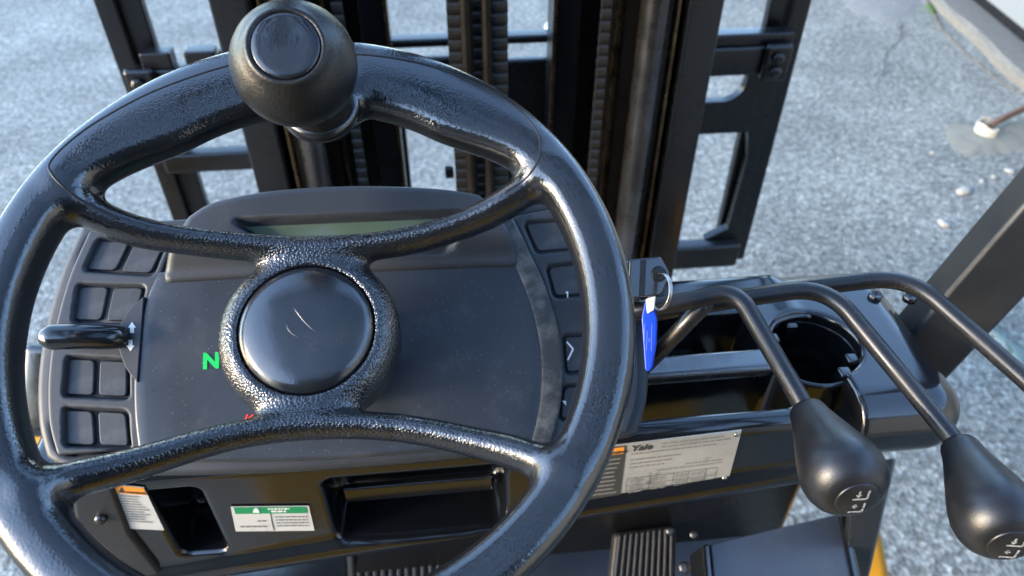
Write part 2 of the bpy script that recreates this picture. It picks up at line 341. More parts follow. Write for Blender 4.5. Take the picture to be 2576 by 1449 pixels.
# ------------------------------------------------------------------ the ground, kerb and building
def ground_mat():
    m = bpy.data.materials.new('worn_asphalt'); m.use_nodes = True; N = m.node_tree.nodes; K = m.node_tree.links; b = N['Principled BSDF']
    tc = N.new('ShaderNodeTexCoord')
    def noise(s, d=5, r=.6):
        n = N.new('ShaderNodeTexNoise'); n.inputs['Scale'].default_value = s; n.inputs['Detail'].default_value = d; n.inputs['Roughness'].default_value = r; K.new(tc.outputs['Object'], n.inputs['Vector']); return n.outputs[0]
    def ramp(src, *st):
        r = N.new('ShaderNodeValToRGB'); e = r.color_ramp.elements
        while len(e) < len(st): e.new(.5)
        for q, (p, c) in zip(e, st): q.position = p; q.color = (*c, 1)
        K.new(src, r.inputs[0]); return r.outputs[0]
    def mix(f, A, B, bl='MIX', fv=None):
        x = N.new('ShaderNodeMix'); x.data_type = 'RGBA'; x.blend_type = bl
        if f is None: x.inputs[0].default_value = fv
        else: K.new(f, x.inputs[0])
        for s, v in ((6, A), (7, B)):
            if isinstance(v, tuple): x.inputs[s].default_value = (*v, 1)
            else: K.new(v, x.inputs[s])
        return x.outputs[2]
    v = N.new('ShaderNodeTexVoronoi'); v.inputs['Scale'].default_value = 80; K.new(tc.outputs['Object'], v.inputs['Vector'])
    sp = N.new('ShaderNodeSeparateColor'); K.new(v.outputs['Color'], sp.inputs[0])
    stone = ramp(sp.outputs[0], (0, (.05, .049, .047)), (.35, (.15, .147, .14)), (.72, (.32, .312, .298)), (1, (.62, .605, .58)))
    fine = ramp(noise(45, 6, .72), (.34, (.08, .078, .075)), (.50, (.25, .245, .235)), (.66, (.58, .57, .55)))
    c = mix(None, stone, fine, fv=.55)
    big = ramp(noise(1.9, 6, .65), (.34, (.58, .625, .605)), (.5, (.74, .80, .77)), (.66, (.92, .99, .95)))
    c = mix(None, c, big, 'MULTIPLY', 1.0)
    c = mix(ramp(noise(7, 6, .7), (.60, (0, 0, 0)), (.74, (.55, .55, .55))), c, (.36, .345, .32))
    c = mix(ramp(noise(3.1, 6, .75), (.60, (0, 0, 0)), (.72, (.6, .6, .6))), c, (.12, .117, .105))
    K.new(c, b.inputs['Base Color']); b.inputs['Roughness'].default_value = .8
    bu = N.new('ShaderNodeBump'); bu.inputs['Strength'].default_value = .8; bu.inputs['Distance'].default_value = .006
    K.new(v.outputs['Distance'], bu.inputs['Height']); bu2 = N.new('ShaderNodeBump'); bu2.inputs['Strength'].default_value = .6; bu2.inputs['Distance'].default_value = .01
    K.new(noise(40, 6, .7), bu2.inputs['Height']); K.new(bu.outputs[0], bu2.inputs['Normal']); K.new(bu2.outputs[0], b.inputs['Normal'])
    return m
M['asphalt'] = ground_mat()
M['concrete'] = mat('kerb_concrete', (.14, .139, .128), .85, bump=('n', 60, .5, .006), var=(9, (.13, .13, .115)), dust=(45, (.24, .236, .22), .52, .72))
M['wallpaint'] = mat('white_cladding', (.17, .19, .20), .45, bump=('n', 40, .05, .002))
M['crack'] = mat('crack_dirt', (.10, .09, .07), .9, bump=('n', 90, .5, .004))
M['patch'] = mat('pale_mortar', (.22, .225, .222), .85, bump=('n', 60, .8, .006), var=(30, (.15, .153, .15)), dust=(60, (.33, .335, .33), .5, .7))
M['moss'] = mat('moss_green', (.07, .13, .04), .9, bump=('n', 200, .6, .004))
M['stone'] = mat('pale_stone', (.33, .325, .30), .75, bump=('n', 120, .4, .004))
M['stain'] = mat('damp_mortar', (.23, .225, .18), .8, bump=('n', 70, .5, .004), var=(16, (.17, .17, .145)))
M['pvc'] = mat('pvc_white', (.40, .39, .34), .4, dust=(40, (.45, .42, .34), .55, .8))
M['rust'] = mat('rusty_rod', (.10, .05, .032), .7, bump=('n', 200, .4, .002), var=(60, (.17, .085, .05)))

G = 60.0
mesh('ground', [(-G, -G, 0), (G, -G, 0), (G, G, 0), (-G, G, 0)], [(0, 1, 2, 3)], M['asphalt'], kind='structure')
# kerb strip and the wall beyond it, both running diagonally at the upper right
ka, kb = on_z(2330, 0, 0)[:2], on_z(2576, 230, 0)[:2]; kd = nz(np.r_[ka-kb, 0]); kn = np.array([kd[1], -kd[0], 0.0])   # kn points away from the truck
if kn[0] < 0: kn = -kn
wa, wb = on_z(2440, 0, .05)[:2], on_z(2576, 105, .05)[:2]
kw = abs((np.r_[wa, 0]-np.r_[ka, 0])@kn)
o0 = np.r_[ka, 0.0]
def kp(a, b, z): return o0+kd*a+kn*b+np.array([0, 0, z])
V = []; Fc = []; n_ = 90
for i in range(n_+1):
    a = -9+i*.2; j = .012*math.sin(i*1.7)+.01*random.uniform(-1, 1)
    V += [kp(a, j, -.02), kp(a, j, .045+.006*random.uniform(-1, 1)), kp(a, j+.025, .06), kp(a, kw, .06)]
for i in range(n_):
    for k in range(3): Fc.append((i*4+k, i*4+k+1, i*4+4+k+1, i*4+4+k))
mesh('kerb', V, Fc, M['concrete'], kind='structure')
wl = empty('building_wall', kp(0, kw, 0), 'white clad building wall beyond the concrete strip, upper right corner', 'wall')
MB().hexa([kp(-9, kw, 0), kp(9, kw, 0), kp(9, kw+.3, 0), kp(-9, kw+.3, 0), kp(-9, kw, .12), kp(9, kw, .12), kp(9, kw+.3, .12), kp(-9, kw+.3, .12)]).build('base_flashing', M['steel_black'], wl)
for k in range(12):
    z0 = .125+k*.20
    MB().hexa([kp(-9, kw-.02, z0), kp(9, kw-.02, z0), kp(9, kw+.3, z0), kp(-9, kw+.3, z0), kp(-9, kw+.002, z0+.197), kp(9, kw+.002, z0+.197), kp(9, kw+.3, z0+.197), kp(-9, kw+.3, z0+.197)]).build('cladding_board', M['wallpaint'], wl)
def blob(name, pts, z, m, **k):
    P = catmull([on_z(x, y, z) for x, y in pts], 6, closed=True); P = P+rng.normal(0, .006, P.shape)*[1, 1, 0]
    c = P.mean(0)+[0, 0, .003]; n = len(P); Q = .8*(P-c)+c; Q[:, 2] = z+.003; P[:, 2] = z-.004
    return mesh(name, np.vstack([P, Q, c[None]]), [(i, (i+1) % n, n+(i+1) % n, n+i) for i in range(n)]+[(n+i, n+(i+1) % n, 2*n) for i in range(n)], m, smooth=True, **k)
blob('mortar_patch', [(2130, -30), (2135, 20), (2190, 42), (2215, 52), (2255, 50), (2300, 20), (2310, -30)], .004, M['patch'], label='pale mortar patch on the asphalt at the top edge by the kerb', cat='mortar patch')
blob('mortar_collar', [(2375, 330), (2400, 308), (2470, 312), (2540, 300), (2600, 320), (2590, 370), (2500, 385), (2420, 385)], .004, M['stain'], label='damp mortar collar around the broken white pipe', cat='mortar patch')
def crack(name, pts, r, lab):
    P = catmull([on_z(x, y, .001) for x, y in pts], 8); P = P+rng.normal(0, .006, P.shape)*[1, 1, 0]
    MB().tube(P, np.linspace(r, r*.4, len(P)), 5).build(name, M['crack'], label=lab, cat='crack')
crack('ground_crack', [(2265, 55), (2262, 100), (2235, 130), (2215, 190), (2205, 230)], .0035, 'thin crack running down the asphalt from the mortar patch')
crack('dirt_seam', [(2325, -20), (2360, 55), (2400, 105), (2450, 150), (2520, 205), (2590, 250)], .010, 'dirty joint between the asphalt and the concrete kerb')
blob('moss_clump', [(2332, 10), (2345, 8), (2356, 28), (2350, 36), (2338, 26)], .008, M['moss'], label='small green moss clump in the joint beside the kerb', cat='moss')
blob('paint_stain', [(2470, 800), (2510, 810), (2560, 860), (2590, 900), (2560, 905), (2515, 860), (2480, 830)], .003, mat('teal_stain', (.16, .25, .23), .8, bump=('n', 60, .6, .006), var=(30, (.2, .22, .21))), label='faint teal paint stain on the asphalt right of the guard post', cat='stain')
# broken pipe with the rusty rod that lies in it
pc = on_z(2482, 335, 0); pv = MB(); seg = 14
A = []
for k in range(seg+1):
    t = math.radians(60+ 215*k/seg)
    for (rr, zz) in ((.055, -.01), (.055, .05+.006*math.sin(k*.9)), (.046, .05+.006*math.sin(k*.9)), (.046, -.01)): A.append(pc+[rr*math.cos(t), rr*math.sin(t), zz])
pv.add(A, [(i*4+k, i*4+(k+1) % 4, i*4+4+(k+1) % 4, i*4+4+k) for i in range(seg) for k in range(4)]+[(0, 1, 2, 3), tuple(seg*4+k for k in (3, 2, 1, 0))])
pv.build('pipe_stub', M['pvc'], label='broken white plastic pipe stub standing out of the ground', cat='pipe', bevel=.003)
MB().tube(catmull([on_z(2490, 318, .03), on_z(2530, 295, .05), on_z(2620, 255, .055), on_z(2800, 190, .02)], 5), .013, 10).build('rusty_rod', M['rust'], label='rusty brown rod lying in the broken white pipe', cat='rod', smooth=True)
def stone(x, y, r, sx=1.4):
    bm = bmesh.new(); bmesh.ops.create_icosphere(bm, subdivisions=2, radius=r)
    c = on_z(x, y, r*.3); a = random.uniform(0, 3)
    V = []
    for v in bm.verts:
        q = np.array(v.co)*(1+.22*math.sin(v.co.x/r*3+a)*math.cos(v.co.y/r*2.3+a*2))*[sx, 1, .55]
        V.append(c+[q[0]*math.cos(a)-q[1]*math.sin(a), q[0]*math.sin(a)+q[1]*math.cos(a), q[2]])
    Fc = [[v.index for v in f.verts] for f in bm.faces]; bm.free(); return V, Fc
for x, y, r in ((2425, 480, .025), (2375, 562, .018), (2345, 385, .008), (2470, 455, .009), (2540, 430, .016), (2500, 445, .010), (2210, 505, .006), (2110, 400, .007), (2050, 560, .006), (2460, 520, .007)):
    V, Fc = stone(x, y, r); mesh('pebble', V, Fc, M['stone'], smooth=True, label={.025: 'largest pale stone on the asphalt, left of the guard post', .018: 'pale stone on the asphalt, second largest, touching the guard post edge', .016: 'pale oblong stone near the right edge, below the white pipe'}.get(r, 'tiny pale pebble lying loose on the asphalt right of the mast'), cat='stone', group='loose stones on the asphalt')

# ------------------------------------------------------------------ the forklift: one thing, everything on it is a part
FL = empty('forklift', (0.05, 0.0, 0.0), 'black and yellow forklift truck seen from the driver seat, over its steering wheel', 'forklift')
MX = .048           # centre line of the truck

# ---- steering wheel
WP = Plane(CAM+ray(786.2, 786)*.348, nrm(3, 61.2))
DH = .030
hub = WP.loc(WP.at(778, 838, -DH))
def wpath(pts):
    out = []
    for x, y in pts:
        h = -DH*.8
        for _ in range(6):
            q = WP.loc(WP.at(x, y, h)); h = -DH*max(0, 1-(math.hypot(q[0], q[1])/.135)**2)*.95
        out.append(WP.loc(WP.at(x, y, h)))
    return catmull(out, 3)
sp_up = wpath([(165, 470), (215, 520), (330, 572), (520, 605), (770, 622), (1000, 604), (1180, 552), (1300, 488), (1370, 432)])
sp_lo = wpath([(105, 1222), (190, 1200), (330, 1165), (560, 1098), (770, 1068), (1000, 1072), (1230, 1118), (1370, 1160), (1440, 1190)])
def srad(p): r = np.hypot(p[:, 0], p[:, 1]); return .0066+.0012*sst(.08, .12, r)-.002*sst(.125, .138, r)
ru, rl = srad(sp_up), srad(sp_lo)
brk = WP.loc(WP.at(804, 260, .0))
def wheel_sdf(P):
    u, v, q = P[:, 0], P[:, 1], P[:, 2]; r = np.hypot(u, v); th = np.degrees(np.arctan2(v, u))
    top = 1-sst(32, 62, np.abs(th-90)); ri = .1300-.0165*top; rc = (ri+.155)/2; hw = (.155-ri)/2; hz = .0125
    a, b = np.abs((r-rc)/hw), np.abs(q/hz)
    rim = ((a**2.7+b**2.7)**(1/2.7)-1)*np.minimum(hw, hz)
    s1 = sd_chain(P-[0, 0, -.004], sp_up, ru, .6); s2 = sd_chain(P-[0, 0, -.004], sp_lo, rl, .6)
    hx = np.hypot(u-hub[0], v-hub[1]); wc, hh, rr = hub[2]-.010, .019, .013
    q1, q2 = hx-.0460+rr, np.abs(q-wc)-hh+rr
    hb = np.hypot(np.maximum(q1, 0), np.maximum(q2, 0))+np.minimum(np.maximum(q1, q2), 0)-rr
    bx = np.hypot(u-brk[0], v-brk[1]); q1, q2 = bx-.0195+.004, np.abs(q-.002)-.009+.004
    bk = np.hypot(np.maximum(q1, 0), np.maximum(q2, 0))+np.minimum(np.maximum(q1, q2), 0)-.004
    d = smin(rim, np.minimum(s1, s2), .010); d = smin(d, hb, .010); d = smin(d, bk, .010)
    hole = np.maximum(hx-.0340, hub[2]+.0035-q)
    return smax(d, -hole, .0015)
Vw, Fw = surface_nets(wheel_sdf, (-.162, -.162, -.062), (.162, .162, .02), .0017)
SW = mesh('steering_wheel', WP.glob(Vw), Fw, None, FL, smooth=True); SW.data.materials.append(wheel_mat(Vector(WP.glob(hub[None])[0]-WLOC[SW.name])))
def trace(pts):
    out = []
    D = np.array([ray(x, y) for x, y in pts]); D /= np.linalg.norm(D, axis=1)[:, None]; t = np.full(len(D), .2)
    B = np.stack([WP.ex, WP.ey, WP.n], 1)
    for _ in range(120):
        P = CAM+D*t[:, None]; d = wheel_sdf((P-WP.o)@B); t += np.clip(d, -.01, .02)*.7
    return CAM+D*t[:, None], np.abs(d) < .001
seam = catmull([(1270, 484), (1318, 452), (1350, 412), (1360, 372), (1350, 329), (1307, 278), (1227, 226), (1108, 174), (1009, 150), (900, 137), (740, 138), (579, 164), (397, 225), (258, 297), (175, 356), (126, 408), (130, 438), (167, 476), (222, 514), (300, 552)], 10)
sp_, ok = trace(seam); keep = sp_[ok]
MB().tube(keep-WP.n*.0002, .0007, 6).build('seam_line', M['seam'], SW, smooth=True)
hc = WP.glob(hub[None])[0]
MB().lathe([(.0333, -.004), (.0337, -.001), (.0335, .0072), (.0326, .0090), (.029, .0108), (.022, .0126), (.013, .0138), (.005, .0142), (0, .0143)], hc, WP.n, 64).build('horn_button', M['button'], SW, smooth=True)
hp = Plane(hc+WP.n*.0130, WP.n)
for arc in ([(735, 745), (732, 760), (722, 772), (700, 790), (688, 805), (700, 803), (712, 798)], [(735, 768), (745, 782), (765, 808), (785, 828), (800, 836)], [(722, 818), (728, 832), (745, 846), (768, 852), (772, 846)]):
    Pa = catmull([hp.at(x, y) for x, y in arc], 6); Pl = np.array([hp.loc(p) for p in Pa]); rr = np.hypot(*(Pl[:, :2]-0).T)
    Pa = Pa+WP.n*((.0143-5.2*rr**2-.0130)[:, None])
    MB().tube(Pa-WP.n*.0002, .00045, 6).build('emblem', M['button'], SW, smooth=True)
MB().lathe([(.026, -.12), (.026, -.03), (.03, -.022), (.03, -.012)], hc, WP.n, 32).build('steering_column', M['gloss'], FL, smooth=True)
# spinner knob standing on the rim
kc = at_depth(741, 162, .345); kb_ = WP.at(803, 272, .010); kd_ = nz(-ray(740, 158)); kax = nz(math.cos(math.radians(20))*kd_+math.sin(math.radians(20))*nz(up*.9-rt*.43)); kr = 156*.345/1840
prof = []
prof += [(kr*math.cos(math.radians(a))*1.0, kr*.93*math.sin(math.radians(a))) for a in range(-75, 58, 7)]
prof = [p for p in prof if p[1] < kr*.80]+[(.0175, kr*.800), (.0158, kr*.815), (.0154, kr*.78), (.010, kr*.78)]
KN = MB().lathe(prof, kc, kax, 64).build('spinner_knob', M['knob'], SW, smooth=True)
KNc = MB().lathe([(.0148, kr*.76), (.0149, kr*.80), (.0144, kr*.814), (.011, kr*.822), (.006, kr*.826), (0, kr*.827)], kc, kax, 48).build('knob_cap', M['knob_cap'], SW, smooth=True)
MB().tube(np.linspace(kc-(kc-kb_)*.45, WP.at(805, 264, .010), 6), [.017, .0165, .016, .0165, .0175, .018], 36).build('knob_neck', M['knob'], SW, smooth=True)
MB().lathe([(.0185, -.006), (.0205, -.004), (.0205, .001), (.0185, .003), (.012, .0035)], WP.at(805, 264, .009), WP.n, 40).build('knob_washer', M['gloss'], SW, smooth=True)

# ---- instrument panel behind the wheel
DP = Plane(CAM+ray(775, 870)*.445, nrm(0, 55))
pk = [[(246, 596), (420, 612), (384, 695), (206, 682)], [(192, 713), (368, 717), (342, 815), (178, 811)], [(164, 894), (325, 902), (325, 1005), (156, 999)], [(156, 1023), (322, 1031), (330, 1129), (158, 1125)]]
pr_ = [[(1313, 557), (1425, 547), (1462, 628), (1347, 640)], [(1370, 667), (1475, 655), (1500, 743), (1392, 752)], [(1412, 840), (1515, 835), (1522, 932), (1420, 945)], [(1412, 967), (1515, 962), (1508, 1052), (1402, 1060)]]
def hole_h(quads, depth, r=14, soft=7):
    def f(X, Y):
        h = np.zeros(X.shape)
        for Q in quads: h = np.minimum(h, -depth*(1-sst(-soft, 2, quad_sd(X, Y, Q, r))))
        return h
    return f
IP = patch('instrument_panel', DP, -.004, [(215, 575), (165, 690), (125, 830), (108, 950), (110, 1060), (128, 1140)], [(1480, 515), (1560, 640), (1604, 770), (1617, 900), (1614, 1000), (1592, 1080)],
           [(215, 575), (500, 560), (900, 530), (1250, 515), (1480, 515)], [(128, 1140), (190, 1166), (400, 1178), (767, 1166), (1183, 1132), (1592, 1080)], 60, 40, M['dash'], FL, hf=lambda X, Y: -.014*(1-sst(-4, 4, quad_sd(X, Y, [(236, 588), (424, 600), (336, 1136), (146, 1136)], 10)))-.012*(1-sst(-4, 4, quad_sd(X, Y, [(1305, 545), (1470, 530), (1530, 1060), (1395, 1070)], 10))), thick=.030, rad=.004)
LS = patch('switch_panel', DP, .000, [(228, 585), (178, 700), (143, 830), (127, 950), (129, 1060), (148, 1138)], [(432, 600), (400, 690), (358, 800), (340, 900), (338, 1000), (350, 1120)],
           [(228, 585), (330, 593), (432, 600)], [(148, 1138), (250, 1150), (350, 1160)], 46, 120, M['dash'], IP, hf=hole_h(pk, .007), thick=.006, rad=.0015)
RS = patch('switch_panel', DP, .000, [(1296, 548), (1338, 640), (1378, 730), (1404, 830), (1414, 920), (1408, 1020), (1386, 1108)], [(1470, 525), (1543, 645), (1585, 770), (1600, 900), (1596, 1000), (1572, 1082)],
           [(1296, 548), (1380, 532), (1470, 525)], [(1386, 1108), (1480, 1096), (1572, 1082)], 44, 120, M['dash'], IP, hf=hole_h(pr_, .005), thick=.006, rad=.0015)
patch('edge_trim', DP, .003, [(1262, 560), (1296, 650), (1333, 740), (1358, 830), (1369, 920), (1364, 1020), (1344, 1110)], [(1286, 552), (1331, 645), (1371, 735), (1398, 832), (1408, 920), (1402, 1020), (1380, 1108)],
      [(1262, 560), (1286, 552)], [(1344, 1110), (1380, 1108)], 4, 50, M['dusty'], IP, thick=.008, rad=.002)
patch('overlay_film', DP, .0025, [(402, 690), (366, 780), (350, 880), (344, 950), (346, 1050), (358, 1150)], [(1286, 652), (1324, 740), (1347, 830), (1358, 910), (1354, 1010), (1336, 1105)],
      [(402, 690), (850, 668), (1286, 652)], [(358, 1150), (767, 1148), (1100, 1125), (1336, 1105)], 40, 24, M['film'], IP, thick=.008, rad=.0022)
def halves(Q, f=.5, g=5):
    Q = np.array(Q, float); a = Q[0]+(Q[1]-Q[0])*f; b = Q[3]+(Q[2]-Q[3])*f
    res = []
    for P in ([Q[0], a, b, Q[3]], [a, Q[1], Q[2], b]):
        P = np.array(P); c = P.mean(0); res.append([p+(c-p)/np.linalg.norm(c-p)*g*1.9 for p in P])
    return res
for Q in pk:
    for P in halves(Q): plate('switch_blank', DP, P, -.0038, .005, M['pad'], LS, r=13, bevel=.001)
for Q in pr_:
    P = np.array(Q, float); c = P.mean(0); plate('switch_blank', DP, [p+(c-p)/np.linalg.norm(c-p)*11 for p in P], -.0028, .004, M['pad'], RS, r=13, bevel=.001)
# icons on the right-hand buttons and indicators on the film
def icon(name, strips, m, parent, h, pl=DP):
    b = MB()
    for s in strips: b.prism([pl.at(x, y, h) for x, y in s], pl.n*-.0002)
    return b.build(name, m, parent)
def bar(x0, y0, x1, y1, w_): d = nz([x1-x0, y1-y0]); p = np.array([-d[1], d[0]])*w_/2; a, b = np.array([x0, y0]), np.array([x1, y1]); return [a+p, b+p, b-p, a-p]
icon('button_icon', [bar(1428, 733, 1428, 749, 3), bar(1423, 737, 1428, 733, 2.5)], M['white'], RS, -.0025)
icon('button_icon', [bar(1426, 860, 1442, 878, 4), bar(1442, 878, 1428, 906, 4)], M['white'], RS, -.0025)
icon('button_icon', [[(1413, 1008), (1424, 1008), (1424, 1020)]], M['white'], RS, -.0025)
text('neutral_letter', 'N', .0128, DP.at(509, 927, .0029), DP.ex, DP.ey, M['led_green'], IP, bold=.0006)
icon('warning_lamp', [bar(617, 1056, 623, 1042, 4), bar(625, 1052, 637, 1043, 3)], M['led_red'], IP, .0029)
# display hood with recessed screen
HD = patch('display_hood', DP, .013, [(482, 552), (440, 620), (408, 686)], [(1200, 500), (1262, 575), (1292, 645)], [(482, 552), (545, 517), (680, 491), (850, 479), (1010, 480), (1120, 487), (1200, 500)], [(408, 686), (640, 672), (1000, 655), (1292, 645)],
           80, 30, M['dash'], IP, hf=lambda X, Y: -.010*(1-sst(-5, 3, quad_sd(X, Y, [(580, 552), (1180, 528), (1128, 626), (700, 636)], 14)))-.008*sst(618, 684, Y+ (X-408)*.046), thick=.030, rad=.004)
plate('display_screen', DP, [(612, 571), (1150, 549), (1118, 616), (712, 624)], .0042, .002, M['lcd'], IP, r=8, bevel=0)
# direction lever left of the wheel with its arrow pod
pod = [DP.at(x, y, .004) for x, y in catmull([(362, 745), (332, 772), (306, 810), (297, 850), (302, 888), (318, 928), (345, 962)], 5)]
PD = MB().prism(pod, -DP.n*.008).build('lever_pod', M['dash'], IP, bevel=.0015)
def arrow(x, y0, y1):   # shaft from y0, tip at y1
    s = 1 if y1 > y0 else -1; ym = y1-s*14
    return [[(x-5, y0), (x+5, y0), (x+5, ym), (x-5, ym)] if s > 0 else [(x-5, ym), (x+5, ym), (x+5, y0), (x-5, y0)], [(x-10, ym), (x+10, ym), (x, y1)]]
icon('arrow_icon', arrow(332, 838, 810), M['white'], IP, .0044); icon('arrow_icon', arrow(328, 855, 883), M['white'], IP, .0044)
dl = catmull([DP.at(304, 848, .004), DP.at(275, 848, .009), DP.at(200, 846, .014), DP.at(130, 848, .016), DP.at(103, 850, .016)], 6)
MB().tube(dl, np.interp(np.linspace(0, 1, len(dl)), [0, .3, .75, .93, 1], [.0066, .0073, .0076, .0050, .0015]), 20).build('direction_lever', M['gloss'], FL, smooth=True)

# ---- cowl under and beside the panel
def rel(x, y, z): return np.array([x, y, z+CAM[2]])
def cowl_sdf(P):
    P = P-np.array([0, 0, CAM[2]])
    zb = -.502+.13*P[:, 0]
    d = sd_box(P, (-.005, .385, -.475), (.285, .082, .075), .010)
    ledge = np.abs(P[:, 2]-zb-.012)-.006; ly = .297-P[:, 1]
    d = smin(d, sd_box(np.stack([P[:, 0], P[:, 1], P[:, 2]-zb], 1), (-.005, .36, .010), (.285, .064, .011), .009), .006)          # ledge
    d = smax(d, zb-P[:, 2], .006)
    pod_ = sd_box(P, (.312, .388, -.431), (.060, .086, .031), .028)
    d = smin(d, pod_, .008)
    for (x0, x1, y0, y1, zb) in ((.06, .236, .372, .418, -.47), (.06, .236, .318, .355, -.485)):    # two tray bins
        d = smax(d, -sd_box(P, ((x0+x1)/2, (y0+y1)/2, (zb-.33)/2), ((x1-x0)/2, (y1-y0)/2, (-.33-zb)/2), .006), .003)
    c = np.maximum(np.hypot(P[:, 0]-.276, P[:, 1]-.378)-.0345, -.60-P[:, 2]); d = smax(d, -c, .003)
    d = smax(d, -sd_box(P, (.268, .318, -.40), (.017, .06, .088), .008), .003)               # cup slot open to the front
    d = smax(d, -sd_box(P, (-.035, .30, -.458), (.062, .05, .036), .008), .004)              # pocket in the front face
    d = smax(d, -sd_box(P, (-.194, .30, -.458), (.0165, .05, .040), .006), .004)              # narrow pocket on the left
    return d
Vc, Fcw = surface_nets(cowl_sdf, rel(-.33, .27, -.56), rel(.40, .49, -.385), .003)
CW = mesh('cowl', Vc, Fcw, M['cowl'], FL, smooth=True)
MB().box(rel(-.09, .318, -.472), rel(.02, .324, -.455)).build('pocket_lip', M['gloss'], CW, bevel=.002)
MB().box(rel(.062, .3525, -.409), rel(.234, .3745, -.3965)).build('tray_divider', mat('worn_lip_plastic', (.02, .022, .026), .2, ior=2.2, bump=('n', 150, .1, .001), rvar=(40, .1, .3)), CW, bevel=.005, seg=4)
MB().box(rel(.10, .408, -.452), rel(.20, .4175, -.446)).build('tray_rib', M['gloss'], CW, bevel=.002)
MB().lathe([(.0365, -.52), (.0365, -.414), (.0362, -.412), (.0342, -.410), (.0338, -.4105), (.0337, -.413), (.0335, -.486), (.0334, -.489), (.0325, -.4905), (.030, -.4905), (0, -.4905)], rel(.276, .378, 0), (0, 0, 1), 48).build('cup_holder', M['cowl'], CW, smooth=True)
# cup holder fittings
cc = rel(.276, .378, 0)
cu = MB()
A = [cc+[.0335*math.cos(t), .0335*math.sin(t), -.4035] for t in np.linspace(math.radians(70), math.radians(215), 24)]
cu.tube(A, .0022, 8); cu.build('cup_ring', M['gloss'], CW, smooth=True)
for t in (100, 150, 200, -25, -60):
    t = math.radians(t); p = cc+[.030*math.cos(t), .030*math.sin(t), -.412]
    MB().box(p-[.005, .005, .008], p+[.005, .005, .006]).build('cup_clip', M['gloss'], CW, bevel=.002)
MB().lathe([(.031, 0), (.0315, .004), (.024, .006), (.0235, .003), (.010, .003), (.009, .006), (0, .006)], cc+[0, 0, -.4875], (0, 0, 1), 40).build('cup_base', M['kick'], CW, smooth=True)
for x, y in ((2203, 742), (2290, 746)):
    p = on_z(x, y, CAM[2]-.398); MB().lathe([(.0055, -.004), (.0055, .0012), (.0038, .0016), (.0036, -.002), (0, -.002)], p, (0, 0, 1), 20).build('grommet', M['gloss'], CW, smooth=True)

# ---- nameplate and stickers on the cowl face
FP = Plane(rel(0, .3028, -.45), (0, -1, 0))
def quad(name, pl, Q, h, m, parent, th=.0004): return MB().prism([pl.at(x, y, h) for x, y in Q], -pl.n*th).build(name, m, parent)
def lines(name, pl, Q, rows, h, m, parent, seed=1, hgt=.42, words=True):
    """rows of small print inside quad Q: rows = (v, u0, u1)"""
    r = random.Random(seed); b = MB(); P = [pl.at(x, y, h) for x, y in Q]
    def pt(u, v): return (P[0]*(1-u)+P[1]*u)*(1-v)+(P[3]*(1-u)+P[2]*u)*v
    for (v, u0, u1, th) in rows:
        u = u0
        while u < u1-.01:
            e = min(u+(r.uniform(.02, .09) if words else u1-u0), u1)
            b.add([pt(u, v), pt(e, v), pt(e, v+th), pt(u, v+th)], [(0, 1, 2, 3)]); u = e+.012
    return b.build(name, m, parent)
NQ = [(1579, 1117), (1866, 1083), (1831, 1213), (1564, 1248)]
NPq = quad('nameplate', FP, [(1500, 1127), (1866, 1083), (1831, 1213), (1478, 1260)], .0012, M['plate'], FL, th=.001)
quad('warning_block', FP, [(1498, 1131), (1576, 1121), (1560, 1246), (1478, 1257)], .0016, M['print'], NPq)
quad('warning_band', FP, [(1504, 1134), (1571, 1125), (1569, 1141), (1501, 1150)], .0019, M['orange'], NPq)
text('warning_word', 'WARNING', .0042, FP.at(1506, 1148, .0022), FP.at(1600, 1134, 0)-FP.at(1500, 1147, 0), FP.ey, M['print'], NPq)
lines('warning_text', FP, [(1498, 1131), (1576, 1121), (1560, 1246), (1478, 1257)], [(.22+.085*i, .08, .9-.2*random.random(), .03) for i in range(9)], .0019, M['print_mid'], NPq, 3)
text('brand_lettering', 'Yale', .0088, FP.at(1586, 1136, .0016), FP.at(1700, 1119, 0)-FP.at(1600, 1131.5, 0), FP.ey, M['print'], NPq, shear=.15, bold=.0002)
lines('plate_text', FP, NQ, [(.06, .30, .86, .022), (.12, .30, .92, .022), (.19, .04, .8, .02), (.30, .04, .5, .022), (.37, .04, .42, .022), (.44, .04, .36, .022), (.50, .55, .9, .02), (.56, .3, .9, .02)], .0016, M['print_mid'], NPq, 5)
gl = [(v, .03, .97, .008) for v in (.66, .78, .88, .965)]
b = MB(); P4 = [FP.at(x, y, .0015) for x, y in NQ]
def pt4(u, v): return (P4[0]*(1-u)+P4[1]*u)*(1-v)+(P4[3]*(1-u)+P4[2]*u)*v
for v in (.66, .80, .90, .965): b.add([pt4(.03, v), pt4(.86, v), pt4(.86, v+.008), pt4(.03, v+.008)], [(0, 1, 2, 3)])
for u in (.03, .24, .46, .60, .76, .86): b.add([pt4(u, .66), pt4(u+.004, .66), pt4(u+.004, .97), pt4(u, .97)], [(0, 1, 2, 3)])
b.build('plate_table', M['print'], NPq)
lines('table_text', FP, NQ, [(v, u, u+.13, .022) for v in (.70, .74, .83, .86, .915, .94) for u in (.06, .27, .48, .63)], .0016, M['print_mid'], NPq, 8)
for x, y in ((1853, 1093), (1822, 1203)): MB().lathe([(.0022, 0), (.0020, .0008), (.001, .0012), (0, .0012)], FP.at(x, y, .0012), FP.n, 14).build('rivet', M['zinc'], NPq, smooth=True)
S1 = [(283, 1219), (362, 1226), (413, 1334), (318, 1330)]
W1 = quad('warning_label', FP, S1, .0012, M['sticker'], FL)
quad('label_band', FP, [(286, 1221), (361, 1228), (369, 1246), (293, 1241)], .0015, M['orange'], W1, th=.0002)
text('label_word', 'WARNING', .0030, FP.at(306, 1240, .0018), FP.at(366, 1244, 0)-FP.at(300, 1239.5, 0), FP.ey, M['print'], W1)
